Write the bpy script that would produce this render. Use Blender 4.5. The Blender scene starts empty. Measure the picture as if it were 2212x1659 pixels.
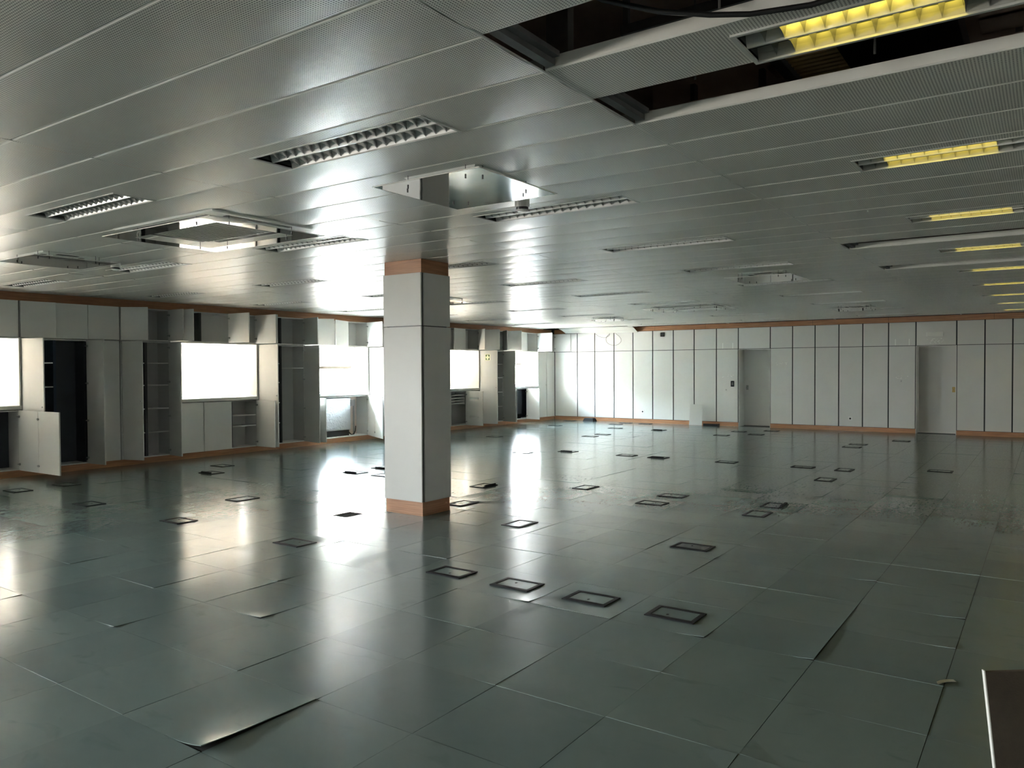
import bpy, math, random
from mathutils import Vector, Matrix
random.seed(7)
R = math.radians
sc = bpy.context.scene
C = sc.collection

# ------------------------------------------------------------------ camera, world, exposure
CAM_H = 1.5468
FPX, YAW, PITCH, ROLL = 1669.67, 0.6075, -0.0203, -0.0047
cam = bpy.data.cameras.new('camera'); cam_o = bpy.data.objects.new('camera', cam); C.objects.link(cam_o)
cam.sensor_fit = 'HORIZONTAL'; cam.sensor_width = 36.0; cam.lens = FPX * 36.0 / 2212.0
cam.clip_start = 0.05; cam.clip_end = 200
cy_, sy_, cp_, sp_ = math.cos(YAW), math.sin(YAW), math.cos(PITCH), math.sin(PITCH)
fw = Vector((cy_*cp_, sy_*cp_, sp_)); rt = Vector((sy_, -cy_, 0)); up = rt.cross(fw)
r2 = math.cos(ROLL)*rt + math.sin(ROLL)*up; u2 = -math.sin(ROLL)*rt + math.cos(ROLL)*up
cam_o.matrix_world = Matrix(((r2.x, u2.x, -fw.x, 0), (r2.y, u2.y, -fw.y, 0), (r2.z, u2.z, -fw.z, CAM_H), (0, 0, 0, 1)))
sc.camera = cam_o

SKY = 24.0
world = bpy.data.worlds.new('world'); sc.world = world; world.use_nodes = True
wn, wl = world.node_tree.nodes, world.node_tree.links
wn.clear()
wo = wn.new('ShaderNodeOutputWorld'); wb = wn.new('ShaderNodeBackground')
tc = wn.new('ShaderNodeTexCoord'); sx = wn.new('ShaderNodeSeparateXYZ'); rp = wn.new('ShaderNodeValToRGB'); mr = wn.new('ShaderNodeMapRange')
wl.new(tc.outputs['Generated'], sx.inputs[0]); wl.new(sx.outputs['Z'], mr.inputs['Value'])
mr.inputs['From Min'].default_value = -1; mr.inputs['From Max'].default_value = 1
wl.new(mr.outputs[0], rp.inputs[0])
e = rp.color_ramp.elements
e[0].position = 0.0; e[0].color = (0.20, 0.18, 0.16, 1)
e[1].position = 1.0; e[1].color = (0.45, 0.70, 1.0, 1)
for p, c in ((0.46, (0.34, 0.31, 0.28, 1)), (0.51, (0.95, 0.95, 0.95, 1)), (0.66, (0.74, 0.88, 1.0, 1))):
    k = rp.color_ramp.elements.new(p); k.color = c
wl.new(rp.outputs[0], wb.inputs['Color']); wb.inputs['Strength'].default_value = SKY
wl.new(wb.outputs[0], wo.inputs[0])

vs = sc.view_settings
sc.display_settings.display_device = 'sRGB'
vs.view_transform = 'Standard'; vs.look = 'None'; vs.gamma = 1.0; vs.use_curve_mapping = False
vs.exposure = 3.68
cs = sc.cycles
cs.max_bounces = 9; cs.diffuse_bounces = 5; cs.glossy_bounces = 4; cs.transmission_bounces = 4; cs.transparent_max_bounces = 8
cs.caustics_reflective = False; cs.caustics_refractive = False
cs.sample_clamp_indirect = 12.0; cs.sample_clamp_direct = 0
cs.use_denoising = True

# ------------------------------------------------------------------ room constants
ZC = 2.696          # ceiling
YD = 12.28          # front of the carcasses on the window wall
YW = 12.74          # window plane
XB = 19.92          # back wall
XR, YR = -12.0, -6.0 # rear wall and right wall, both behind the camera
ZU0, ZU1 = 2.03, 2.565
TX0, TY0, TS = 1.8208, 2.8073, 0.6
NICHES = [(-9.6, -7.85), (-5.7, -3.95), (-2.6, -.85), (0.5, 2.25), (3.39, 5.14), (7.48, 9.23), (10.37, 12.12), (14.39, 16.14), (17.25, 18.98)]
SILL = 1.04
REAR = []

# portals only steer the sampling of the daylight towards the window openings
for (x0, x1) in NICHES:
    L = bpy.data.lights.new('window_portal', 'AREA'); L.shape = 'RECTANGLE'; L.size = x1-x0; L.size_y = 2.01-SILL
    L.cycles.is_portal = True
    o = bpy.data.objects.new('window_portal', L); C.objects.link(o)
    o.location = ((x0+x1)/2, YW+0.05, (SILL+2.01)/2); o.rotation_euler = (R(-90), 0, 0)

for (y0, y1) in REAR:
    L = bpy.data.lights.new('window_portal', 'AREA'); L.shape = 'RECTANGLE'; L.size = 1.3; L.size_y = y1-y0
    L.cycles.is_portal = True
    o = bpy.data.objects.new('window_portal', L); C.objects.link(o)
    o.location = (XR-.15, (y0+y1)/2, 1.6); o.rotation_euler = (0, R(-90), 0)

# ------------------------------------------------------------------ materials
def nt(name):
    m = bpy.data.materials.new(name); m.use_nodes = True
    return m, m.node_tree.nodes, m.node_tree.links, m.node_tree.nodes['Principled BSDF']
def mat(name, col, rough=0.5, metal=0.0, spec=0.5, var=0.0, vscale=3.0, bump=0.0, bscale=60.0, rvar=0.0, coat=0.0):
    m, n, l, b = nt(name)
    b.inputs['Base Color'].default_value = (*col, 1); b.inputs['Roughness'].default_value = rough
    b.inputs['Metallic'].default_value = metal; b.inputs['Specular IOR Level'].default_value = spec
    b.inputs['Coat Weight'].default_value = coat
    t = n.new('ShaderNodeTexCoord')
    if var:
        z = n.new('ShaderNodeTexNoise'); z.inputs['Scale'].default_value = vscale; z.inputs['Detail'].default_value = 5
        l.new(t.outputs['Object'], z.inputs['Vector'])
        mx = n.new('ShaderNodeMix'); mx.data_type = 'RGBA'; l.new(z.outputs['Fac'], mx.inputs['Factor'])
        mx.inputs['A'].default_value = (*[c*(1-var) for c in col], 1); mx.inputs['B'].default_value = (*[min(1, c*(1+var)) for c in col], 1)
        l.new(mx.outputs['Result'], b.inputs['Base Color'])
        if rvar:
            q = n.new('ShaderNodeMapRange'); l.new(z.outputs['Fac'], q.inputs['Value'])
            q.inputs['From Min'].default_value = .3; q.inputs['From Max'].default_value = .7
            q.inputs['To Min'].default_value = max(0.02, rough-rvar); q.inputs['To Max'].default_value = rough+rvar
            l.new(q.outputs[0], b.inputs['Roughness'])
    if bump:
        z2 = n.new('ShaderNodeTexNoise'); z2.inputs['Scale'].default_value = bscale; z2.inputs['Detail'].default_value = 3
        l.new(t.outputs['Object'], z2.inputs['Vector'])
        bp = n.new('ShaderNodeBump'); bp.inputs['Strength'].default_value = bump; bp.inputs['Distance'].default_value = 0.01
        l.new(z2.outputs['Fac'], bp.inputs['Height']); l.new(bp.outputs[0], b.inputs['Normal'])
    return m
M = {}
M['laminate'] = mat('laminate', (0.66, 0.65, 0.615), 0.5, spec=.32, var=0.05, vscale=2.2, bump=0.03, bscale=6, rvar=0.05)
M['carcass'] = mat('carcass_board', (0.52, 0.515, 0.49), 0.5, var=0.05)
M['darkboard'] = mat('dark_backing', (0.035, 0.04, 0.05), 0.6, var=0.3, vscale=4)
M['navy'] = mat('navy_board', (0.02, 0.035, 0.06), 0.5, var=0.2)
M['black'] = mat('black_profile', (0.008, 0.008, 0.009), 0.4)
M['plastic_black'] = mat('black_plastic', (0.012, 0.012, 0.013), 0.6, spec=.2, var=0.3, vscale=20)
M['hinge'] = mat('nickel_hinge', (0.35, 0.35, 0.34), 0.3, metal=1.0, var=0.1)
M['edge'] = mat('white_edging', (0.72, 0.71, 0.66), 0.35)
M['white'] = mat('white_plastic', (0.75, 0.75, 0.71), 0.35, var=0.03)
M['sill'] = mat('white_sill', (0.68, 0.67, 0.63), 0.28, var=0.04)
M['plaster'] = mat('plaster', (0.55, 0.54, 0.50), 0.85, var=0.06, bump=0.1)
M['glare_wall'] = mat('glare_wall_coat', (0.72, 0.68, 0.58), 0.9, var=0.1, bump=0.1)  # pale coat of the added glare-blocking wall outside
M['brass'] = mat('brass', (0.5, 0.36, 0.14), 0.3, metal=1.0, var=0.1)
M['steel'] = mat('dark_steel', (0.13, 0.13, 0.13), 0.5, metal=0.3, var=0.3, vscale=8)
M['duct'] = mat('duct_steel', (0.22, 0.22, 0.21), 0.45, metal=0.5, var=0.2)
M['concrete'] = mat('concrete', (0.58, 0.47, 0.40), 0.9, var=0.35, vscale=3, bump=0.3, bscale=20)
M['ochre'] = mat('ochre_deck', (0.72, 0.55, 0.22), 0.5, var=0.25, vscale=6)
M['subfloor'] = mat('subfloor', (0.05, 0.055, 0.05), 0.9, var=0.2)
M['aluminium'] = mat('polished_aluminium', (0.80, 0.82, 0.82), 0.16, metal=1.0, var=0.06, vscale=9)
M['louvre'] = mat('louvre_aluminium', (0.50, 0.51, 0.51), 0.22, metal=1.0, var=0.04, vscale=30)
M['satin'] = mat('satin_white_reflector', (0.86, 0.86, 0.83), 0.3, var=0.03)
M['lampdark'] = mat('lamp_interior', (0.020, 0.028, 0.026), 0.35, var=0.2)
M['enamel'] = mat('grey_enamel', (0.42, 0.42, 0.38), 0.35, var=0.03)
M['lampframe'] = mat('lamp_frame', (0.60, 0.61, 0.57), 0.35, var=0.03)
M['tube'] = mat('lamp_glass', (0.78, 0.78, 0.74), 0.2, var=0.03)
M['frame'] = mat('window_frame', (0.60, 0.50, 0.42), 0.45, var=0.1)
M['grille'] = mat('intake_grille', (0.50, 0.50, 0.46), 0.5, var=0.12, vscale=14, bump=0.4, bscale=120)
M['brown'] = mat('bare_chipboard', (0.050, 0.036, 0.022), 0.75, var=0.25, vscale=25, bump=0.2, bscale=150)
M['rust'] = mat('rusty_box', (0.10, 0.035, 0.025), 0.7, var=0.3, vscale=30)
M['lidgrey'] = mat('worn_grey_lid', (0.13, 0.13, 0.13), 0.45, var=0.2, vscale=30)
M['cable'] = mat('cable', (0.012, 0.012, 0.012), 0.45)
M['cablegrey'] = mat('grey_brown_cable', (0.10, 0.08, 0.07), 0.5)
M['pipe'] = mat('pipe', (0.30, 0.28, 0.26), 0.4, var=0.15)
M['green'] = mat('sign_green', (0.05, 0.10, 0.03), 0.4)
M['cream'] = mat('sign_cream', (0.85, 0.88, 0.62), 0.4)
M['dirtwhite'] = mat('glue_residue', (0.85, 0.85, 0.80), 0.6)

def wood():
    m, n, l, b = nt('cherry_wood')
    t = n.new('ShaderNodeTexCoord'); mp = n.new('ShaderNodeMapping'); mp.inputs['Scale'].default_value = (1.2, 1.2, 26)
    l.new(t.outputs['Object'], mp.inputs[0])
    z = n.new('ShaderNodeTexNoise'); z.inputs['Scale'].default_value = 2.5; z.inputs['Detail'].default_value = 6; l.new(mp.outputs[0], z.inputs['Vector'])
    r = n.new('ShaderNodeValToRGB'); l.new(z.outputs['Fac'], r.inputs[0])
    r.color_ramp.elements[0].position = .3; r.color_ramp.elements[0].color = (0.32, 0.14, 0.062, 1)
    r.color_ramp.elements[1].position = .7; r.color_ramp.elements[1].color = (0.49, 0.24, 0.115, 1)
    l.new(r.outputs[0], b.inputs['Base Color']); b.inputs['Roughness'].default_value = 0.4
    return m
M['wood'] = wood()

def vinyl():
    m, n, l, b = nt('teal_vinyl')
    g = n.new('ShaderNodeNewGeometry'); oi = n.new('ShaderNodeObjectInfo')
    def noise(s, d=6, sc3=(1, 1, 1), dist=0.0):
        mp = n.new('ShaderNodeMapping'); mp.inputs['Scale'].default_value = sc3; l.new(g.outputs['Position'], mp.inputs[0])
        z = n.new('ShaderNodeTexNoise'); z.inputs['Scale'].default_value = s; z.inputs['Detail'].default_value = d
        z.inputs['Distortion'].default_value = dist
        l.new(mp.outputs[0], z.inputs['Vector']); return z
    z1 = noise(1.1); z2 = noise(14, 5, (1, 3, 1)); z3 = noise(3.2, 6, (2.2, 1, 1), 0.8)
    r = n.new('ShaderNodeValToRGB'); l.new(z1.outputs['Fac'], r.inputs[0])
    r.color_ramp.elements[0].position = .3; r.color_ramp.elements[0].color = (0.162, 0.216, 0.206, 1)
    r.color_ramp.elements[1].position = .7; r.color_ramp.elements[1].color = (0.202, 0.250, 0.236, 1)
    # per tile tint
    mt = n.new('ShaderNodeMix'); mt.data_type = 'RGBA'; mt.blend_type = 'MULTIPLY'; mt.inputs['Factor'].default_value = 1
    q = n.new('ShaderNodeValToRGB'); l.new(oi.outputs['Random'], q.inputs[0])
    q.color_ramp.elements[0].color = (0.90, 0.90, 0.90, 1); q.color_ramp.elements[1].color = (1.08, 1.06, 1.04, 1)
    l.new(r.outputs[0], mt.inputs['A']); l.new(q.outputs[0], mt.inputs['B'])
    # dull scuffs
    sr = n.new('ShaderNodeMapRange'); l.new(z3.outputs['Fac'], sr.inputs['Value']); sr.inputs['From Min'].default_value = .60; sr.inputs['From Max'].default_value = .72
    ms = n.new('ShaderNodeMix'); ms.data_type = 'RGBA'; l.new(sr.outputs[0], ms.inputs['Factor'])
    l.new(mt.outputs['Result'], ms.inputs['A']); ms.inputs['B'].default_value = (0.155, 0.205, 0.19, 1)
    l.new(ms.outputs['Result'], b.inputs['Base Color'])
    rr = n.new('ShaderNodeMapRange'); l.new(z2.outputs['Fac'], rr.inputs['Value'])
    rr.inputs['From Min'].default_value = .3; rr.inputs['From Max'].default_value = .7; rr.inputs['To Min'].default_value = .13; rr.inputs['To Max'].default_value = .22
    l.new(rr.outputs[0], b.inputs['Roughness'])
    b.inputs['Specular IOR Level'].default_value = 0.55
    zb = noise(5.0, 2, (1, 1.6, 1)); bp = n.new('ShaderNodeBump'); bp.inputs['Strength'].default_value = .06; bp.inputs['Distance'].default_value = .012
    l.new(zb.outputs['Fac'], bp.inputs['Height'])
    zc = noise(32.0, 3, (1, 3, 1)); bp2 = n.new('ShaderNodeBump'); bp2.inputs['Strength'].default_value = .02; bp2.inputs['Distance'].default_value = .004
    l.new(zc.outputs['Fac'], bp2.inputs['Height']); l.new(bp.outputs[0], bp2.inputs['Normal'])
    l.new(bp2.outputs[0], b.inputs['Normal'])
    return m
M['vinyl'] = vinyl()

def perforated():
    m, n, l, b = nt('perforated_metal')
    g = n.new('ShaderNodeNewGeometry'); s = n.new('ShaderNodeSeparateXYZ'); l.new(g.outputs['Position'], s.inputs[0])
    def wave(sock, pitch):
        a = n.new('ShaderNodeMath'); a.operation = 'MULTIPLY'; l.new(sock, a.inputs[0]); a.inputs[1].default_value = 2*math.pi/pitch
        c = n.new('ShaderNodeMath'); c.operation = 'COSINE'; l.new(a.outputs[0], c.inputs[0])
        return c
    w1 = wave(s.outputs['X'], 0.0100); w2 = wave(s.outputs['Y'], 0.0120)
    ad = n.new('ShaderNodeMath'); ad.operation = 'ADD'; l.new(w1.outputs[0], ad.inputs[0]); l.new(w2.outputs[0], ad.inputs[1])
    hole = n.new('ShaderNodeMapRange'); l.new(ad.outputs[0], hole.inputs['Value']); hole.inputs['From Min'].default_value = .5; hole.inputs['From Max'].default_value = .9
    # solid margins along both long edges of every panel
    px = n.new('ShaderNodeMath'); px.operation = 'SUBTRACT'; l.new(s.outputs['X'], px.inputs[0]); px.inputs[1].default_value = 2.1587-40*0.3975
    md = n.new('ShaderNodeMath'); md.operation = 'MODULO'; l.new(px.outputs[0], md.inputs[0]); md.inputs[1].default_value = 0.3975
    dd = n.new('ShaderNodeMath'); dd.operation = 'SUBTRACT'; l.new(md.outputs[0], dd.inputs[0]); dd.inputs[1].default_value = 0.19875
    ab = n.new('ShaderNodeMath'); ab.operation = 'ABSOLUTE'; l.new(dd.outputs[0], ab.inputs[0])
    ins = n.new('ShaderNodeMath'); ins.operation = 'LESS_THAN'; l.new(ab.outputs[0], ins.inputs[0]); ins.inputs[1].default_value = 0.186
    hm = n.new('ShaderNodeMath'); hm.operation = 'MULTIPLY'; l.new(hole.outputs[0], hm.inputs[0]); l.new(ins.outputs[0], hm.inputs[1])
    z = n.new('ShaderNodeTexNoise'); z.inputs['Scale'].default_value = 1.3; z.inputs['Detail'].default_value = 5; l.new(g.outputs['Position'], z.inputs['Vector'])
    cr = n.new('ShaderNodeValToRGB'); l.new(z.outputs['Fac'], cr.inputs[0])
    cr.color_ramp.elements[0].position = .3; cr.color_ramp.elements[0].color = (0.76, 0.75, 0.69, 1)
    cr.color_ramp.elements[1].position = .7; cr.color_ramp.elements[1].color = (0.82, 0.81, 0.745, 1)
    mx = n.new('ShaderNodeMix'); mx.data_type = 'RGBA'; l.new(hm.outputs[0], mx.inputs['Factor'])
    l.new(cr.outputs[0], mx.inputs['A']); mx.inputs['B'].default_value = (0.09, 0.09, 0.08, 1)
    l.new(mx.outputs['Result'], b.inputs['Base Color']); b.inputs['Roughness'].default_value = 0.30
    b.inputs['Specular IOR Level'].default_value = 0.6
    zb = n.new('ShaderNodeTexNoise'); zb.inputs['Scale'].default_value = 3.0; zb.inputs['Detail'].default_value = 1; l.new(g.outputs['Position'], zb.inputs['Vector'])
    bp = n.new('ShaderNodeBump'); bp.inputs['Strength'].default_value = .06; bp.inputs['Distance'].default_value = .01
    l.new(zb.outputs['Fac'], bp.inputs['Height']); l.new(bp.outputs[0], b.inputs['Normal'])
    return m
M['perf'] = perforated()

def glass():
    m = bpy.data.materials.new('window_glass'); m.use_nodes = True; n, l = m.node_tree.nodes, m.node_tree.links; n.clear()
    o = n.new('ShaderNodeOutputMaterial'); t = n.new('ShaderNodeBsdfTransparent'); g = n.new('ShaderNodeBsdfGlossy'); g.inputs['Roughness'].default_value = .02
    f = n.new('ShaderNodeFresnel'); f.inputs['IOR'].default_value = 1.45; x = n.new('ShaderNodeMixShader')
    t.inputs['Color'].default_value = (.94, .96, .95, 1)
    l.new(f.outputs[0], x.inputs[0]); l.new(t.outputs[0], x.inputs[1]); l.new(g.outputs[0], x.inputs[2]); l.new(x.outputs[0], o.inputs[0])
    return m
M['glass'] = glass()

def acrylic():
    m = bpy.data.materials.new('clear_acrylic'); m.use_nodes = True; n, l = m.node_tree.nodes, m.node_tree.links; n.clear()
    o = n.new('ShaderNodeOutputMaterial'); t = n.new('ShaderNodeBsdfTransparent'); t.inputs['Color'].default_value = (.94, .95, .93, 1)
    g = n.new('ShaderNodeBsdfGlossy'); g.inputs['Roughness'].default_value = .035
    z = n.new('ShaderNodeTexNoise'); z.inputs['Scale'].default_value = 4; tc_ = n.new('ShaderNodeTexCoord'); l.new(tc_.outputs['Object'], z.inputs['Vector'])
    bp = n.new('ShaderNodeBump'); bp.inputs['Strength'].default_value = .05; bp.inputs['Distance'].default_value = .01; l.new(z.outputs['Fac'], bp.inputs['Height']); l.new(bp.outputs[0], g.inputs['Normal'])
    f = n.new('ShaderNodeFresnel'); f.inputs['IOR'].default_value = 2.0; x = n.new('ShaderNodeMixShader')
    l.new(f.outputs[0], x.inputs[0]); l.new(t.outputs[0], x.inputs[1]); l.new(g.outputs[0], x.inputs[2]); l.new(x.outputs[0], o.inputs[0])
    return m
M['acrylic'] = acrylic()

def slat():
    m = bpy.data.materials.new('blind_slat'); m.use_nodes = True; n, l = m.node_tree.nodes, m.node_tree.links; n.clear()
    o = n.new('ShaderNodeOutputMaterial'); d = n.new('ShaderNodeBsdfDiffuse'); d.inputs['Color'].default_value = (.80, .74, .66, 1)
    t = n.new('ShaderNodeBsdfTranslucent'); t.inputs['Color'].default_value = (.80, .71, .62, 1)
    z = n.new('ShaderNodeTexNoise'); z.inputs['Scale'].default_value = 2.0; tc_ = n.new('ShaderNodeTexCoord'); l.new(tc_.outputs['Object'], z.inputs['Vector'])
    q = n.new('ShaderNodeMapRange'); l.new(z.outputs['Fac'], q.inputs['Value']); q.inputs['To Min'].default_value = .0035; q.inputs['To Max'].default_value = .007
    x = n.new('ShaderNodeMixShader'); l.new(q.outputs[0], x.inputs[0])
    l.new(d.outputs[0], x.inputs[1]); l.new(t.outputs[0], x.inputs[2]); l.new(x.outputs[0], o.inputs[0])
    return m
M['slat'] = slat()

def foil():
    m, n, l, b = nt('crumpled_foil')
    b.inputs['Base Color'].default_value = (.55, .57, .60, 1); b.inputs['Metallic'].default_value = 1; b.inputs['Roughness'].default_value = .32
    t = n.new('ShaderNodeTexCoord'); v = n.new('ShaderNodeTexNoise'); v.inputs['Scale'].default_value = 26; v.inputs['Detail'].default_value = 6; l.new(t.outputs['Object'], v.inputs['Vector'])
    bp = n.new('ShaderNodeBump'); bp.inputs['Strength'].default_value = .7; bp.inputs['Distance'].default_value = .02; l.new(v.outputs['Fac'], bp.inputs['Height']); l.new(bp.outputs[0], b.inputs['Normal'])
    return m
M['foil'] = foil()

def glow(name, col, s):
    m = bpy.data.materials.new(name); m.use_nodes = True; n, l = m.node_tree.nodes, m.node_tree.links; n.clear()
    o = n.new('ShaderNodeOutputMaterial'); e_ = n.new('ShaderNodeEmission'); e_.inputs['Color'].default_value = (*col, 1)
    lw = n.new('ShaderNodeTexNoise'); lw.inputs['Scale'].default_value = 4; q = n.new('ShaderNodeMapRange'); q.inputs['To Min'].default_value = s*.9; q.inputs['To Max'].default_value = s*1.1
    l.new(lw.outputs['Fac'], q.inputs['Value']); l.new(q.outputs[0], e_.inputs['Strength']); l.new(e_.outputs[0], o.inputs[0])
    return m
M['glow'] = glow('yellow_tube_glow', (1.0, 0.76, 0.10), 1.7)

# ------------------------------------------------------------------ mesh helper
class MB:
    def __init__(s): s.v = []; s.f = []
    def box(s, x0, x1, y0, y1, z0, z1):
        b = len(s.v)
        s.v += [(x0,y0,z0),(x1,y0,z0),(x1,y1,z0),(x0,y1,z0),(x0,y0,z1),(x1,y0,z1),(x1,y1,z1),(x0,y1,z1)]
        s.f += [tuple(b+i for i in q) for q in ((0,3,2,1),(4,5,6,7),(0,1,5,4),(1,2,6,5),(2,3,7,6),(3,0,4,7))]
        return s
    def quad(s, *p):
        b = len(s.v); s.v += [tuple(q) for q in p]; s.f.append(tuple(range(b, b+len(p)))); return s
    def grid(s, rows):
        b = len(s.v); n = len(rows[0])
        for r in rows: s.v += [tuple(p) for p in r]
        for i in range(len(rows)-1):
            for j in range(n-1):
                s.f.append((b+i*n+j, b+i*n+j+1, b+(i+1)*n+j+1, b+(i+1)*n+j))
        return s
    def loft(s, a, b_, cap=True):
        k = len(s.v); n = len(a); s.v += [tuple(p) for p in a]+[tuple(p) for p in b_]
        for i in range(n):
            j = (i+1) % n; s.f.append((k+i, k+j, k+n+j, k+n+i))
        if cap: s.f += [tuple(k+i for i in reversed(range(n))), tuple(k+n+i for i in range(n))]
        return s
    def cyl(s, p, q, r, n=10, r1=None):
        p, q = Vector(p), Vector(q); d = (q-p).normalized()
        a = d.orthogonal().normalized(); c = d.cross(a); r1 = r if r1 is None else r1
        ring = lambda o, rr: [o + rr*(math.cos(2*math.pi*i/n)*a + math.sin(2*math.pi*i/n)*c) for i in range(n)]
        return s.loft(ring(p, r), ring(q, r1))
    def tube(s, pts, r, n=6):
        pts = [Vector(p) for p in pts]; rings = []
        a = None
        for i, p in enumerate(pts):
            d = (pts[min(i+1, len(pts)-1)] - pts[max(i-1, 0)]).normalized()
            a = d.orthogonal().normalized() if a is None else (a - d*a.dot(d)).normalized()
            c = d.cross(a)
            rings.append([p + r*(math.cos(2*math.pi*k/n)*a + math.sin(2*math.pi*k/n)*c) for k in range(n)])
        b = len(s.v)
        for g in rings: s.v += [tuple(p) for p in g]
        for i in range(len(rings)-1):
            for k in range(n):
                j = (k+1) % n; s.f.append((b+i*n+k, b+i*n+j, b+(i+1)*n+j, b+(i+1)*n+k))
        s.f += [tuple(b+k for k in reversed(range(n))), tuple(b+(len(rings)-1)*n+k for k in range(n))]
        return s
    def mesh(s, name, m, smooth=False):
        me = bpy.data.meshes.new(name); me.from_pydata(s.v, [], s.f); me.validate(); me.update()
        me.materials.append(m)
        if smooth:
            for p in me.polygons: p.use_smooth = True
        return me
def link(name, me, parent=None, loc=(0, 0, 0), rot=(0, 0, 0)):
    o = bpy.data.objects.new(name, me); C.objects.link(o); o.parent = parent; o.location = loc; o.rotation_euler = rot
    return o
def obj(name, mb, m, parent=None, loc=(0, 0, 0), rot=(0, 0, 0), smooth=False, bevel=0.0):
    o = link(name, mb.mesh(name, M[m] if isinstance(m, str) else m, smooth), parent, loc, rot)
    if bevel:
        b = o.modifiers.new('bevel', 'BEVEL'); b.width = bevel; b.segments = 2; b.limit_method = 'ANGLE'
    return o
def box(name, x0, x1, y0, y1, z0, z1, m, parent=None, bevel=0.0, base=(0, 0, 0)):
    bx, by, bz = base
    return obj(name, MB().box(x0-bx, x1-bx, y0-by, y1-by, z0-bz, z1-bz), m, parent, bevel=bevel)
def tag(o, label=None, cat=None, group=None, kind=None):
    if label: o['label'] = label
    if cat: o['category'] = cat
    if group: o['group'] = group
    if kind: o['kind'] = kind
    return o
def thing(name, loc, label, cat, group=None, rz=0.0):
    o = bpy.data.objects.new(name, None); C.objects.link(o); o.location = loc; o.rotation_euler = (0, 0, rz); o.empty_display_size = .1
    return tag(o, label, cat, group)
ORD = ['first', 'second', 'third', 'fourth', 'fifth', 'sixth', 'seventh', 'eighth', 'ninth', 'tenth', 'eleventh']

# ------------------------------------------------------------------ floor
floor = tag(box('floor', XR, XB+1.6, YR, YD+.7, -.30, -.006, 'subfloor'), kind='structure')
def tile_mesh(name, lift, x0=0, x1=.597, y0=0, y1=.597, fine=False):
    """vinyl covered floor panel; lift(u,v) raises the covering"""
    n = 5; rows = []
    us = [0, .03, .25, .5, .75, .97, 1] if not fine else [0, .02, .05, .09, .14, .2, .27, .35, .45, .55, .65, .74, .82, .89, .95, .98, 1]
    for v in us:
        rows.append([(x0+(x1-x0)*u, y0+(y1-y0)*v, lift(u, v)) for u in us])
    mb = MB().grid(rows); k = len(us)
    edge = [rows[0][i] for i in range(k)] + [rows[j][-1] for j in range(1, k)] + [rows[-1][i] for i in range(k-2, -1, -1)] + [rows[j][0] for j in range(k-2, 0, -1)]
    b = len(mb.v); m_ = len(edge)
    mb.v += [tuple(p) for p in edge] + [(p[0], p[1], max(-.0055, p[2]-.0035)) for p in edge]
    for i in range(m_):
        j = (i+1) % m_; mb.f.append((b+j, b+i, b+m_+i, b+m_+j))
    me = mb.mesh(name, M['vinyl'])
    if fine:
        for p in me.polygons: p.use_smooth = p.index < (k-1)**2
    return me
def corner_lift(h, cu, cv, r=.35, base=0.0):
    def f(u, v):
        d = math.hypot(u-cu, v-cv); t = max(0.0, 1-d/r); return base + h*t*t
    return f
def edge_lift(h0, h1, axis, at, r=.3, base=0.0):
    def f(u, v):
        s, q = (u, v) if axis == 'v' else (v, u)
        t = max(0.0, 1-abs(q-at)/r); return base + (h0+(h1-h0)*s)*t*t
    return f
flat = lambda u, v: 0.0
T_flat = [tile_mesh('floor_tile', lambda u, v, a=a, b=b, c=c: c+a*(u-.5)+b*(v-.5)) for a, b, c in ((0, 0, 0), (.0014, .0006, .0004), (-.001, .0014, .0009), (.0006, -.0016, .0006), (-.0015, -.0006, .0010), (.0005, .001, -.0006))]
T_curl = [tile_mesh('floor_tile', corner_lift(.006, 0, 0)), tile_mesh('floor_tile', corner_lift(.005, 1, 0)), tile_mesh('floor_tile', edge_lift(.004, .001, 'v', 0)),
          tile_mesh('floor_tile', edge_lift(.0035, .001, 'u', 0)), tile_mesh('floor_tile', edge_lift(.003, .004, 'u', 1)), tile_mesh('floor_tile', edge_lift(.003, .0035, 'v', 1)), tile_mesh('floor_tile', corner_lift(.006, 0, 1))]
T_front = tile_mesh('floor_tile', lambda u, v: .019*max(0, 1-v/.42)**2.2*(1-.78*u) + .007*max(0, 1-math.hypot(u, v)/.4)**2, fine=True)
T_curlbig = tile_mesh('floor_tile', corner_lift(.010, 0, 0, .4), fine=True)
special = {(0, 0): T_front, (4, 0): T_curlbig, (4, -1): tile_mesh('floor_tile', edge_lift(.005, .003, 'u', 0)), (4, -2): T_curlbig, (3, -3): T_curl[5],
           (4, -3): tile_mesh('floor_tile', edge_lift(.009, .006, 'v', 0), fine=True), (5, -3): T_curl[2], (6, -2): T_curl[3], (7, -3): T_curlbig, (6, -4): T_curlbig, (5, -4): T_curl[0], (4, -5): T_curl[2],
           (8, -4): T_curl[3], (7, -1): T_curl[0], (7, 0): T_curl[2], (2, 2): T_curlbig, (3, 3): T_curl[0], (5, 4): T_curl[3], (4, 5): T_curl[5]}
HOLE = (6, 5)
NX0, NX1, NY0, NY1 = -3, 30, -13, 15
def inview(x, y):
    v = Vector((x, y, -CAM_H)); d = v.dot(fw)
    if d < .3: return None
    px = 1106 + FPX*v.dot(r2)/d; py = 829.5 - FPX*v.dot(u2)/d
    return d if (-260 < px < 2470 and 780 < py < 2000) else None
cells = []
for i in range(NX0, NX1+1):
    for j in range(NY0, NY1+1):
        x, y = TX0+i*TS, TY0+j*TS
        if x > XB+.3 or y > YD+.05 or x < XR or y < YR: continue
        d = min([q for q in (inview(x+a*TS, y+b*TS) for a in (0, .5, 1) for b in (0, .5, 1)) if q] or [999])
        cells.append((d, i, j))
cells.sort()
rest = MB()
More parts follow.
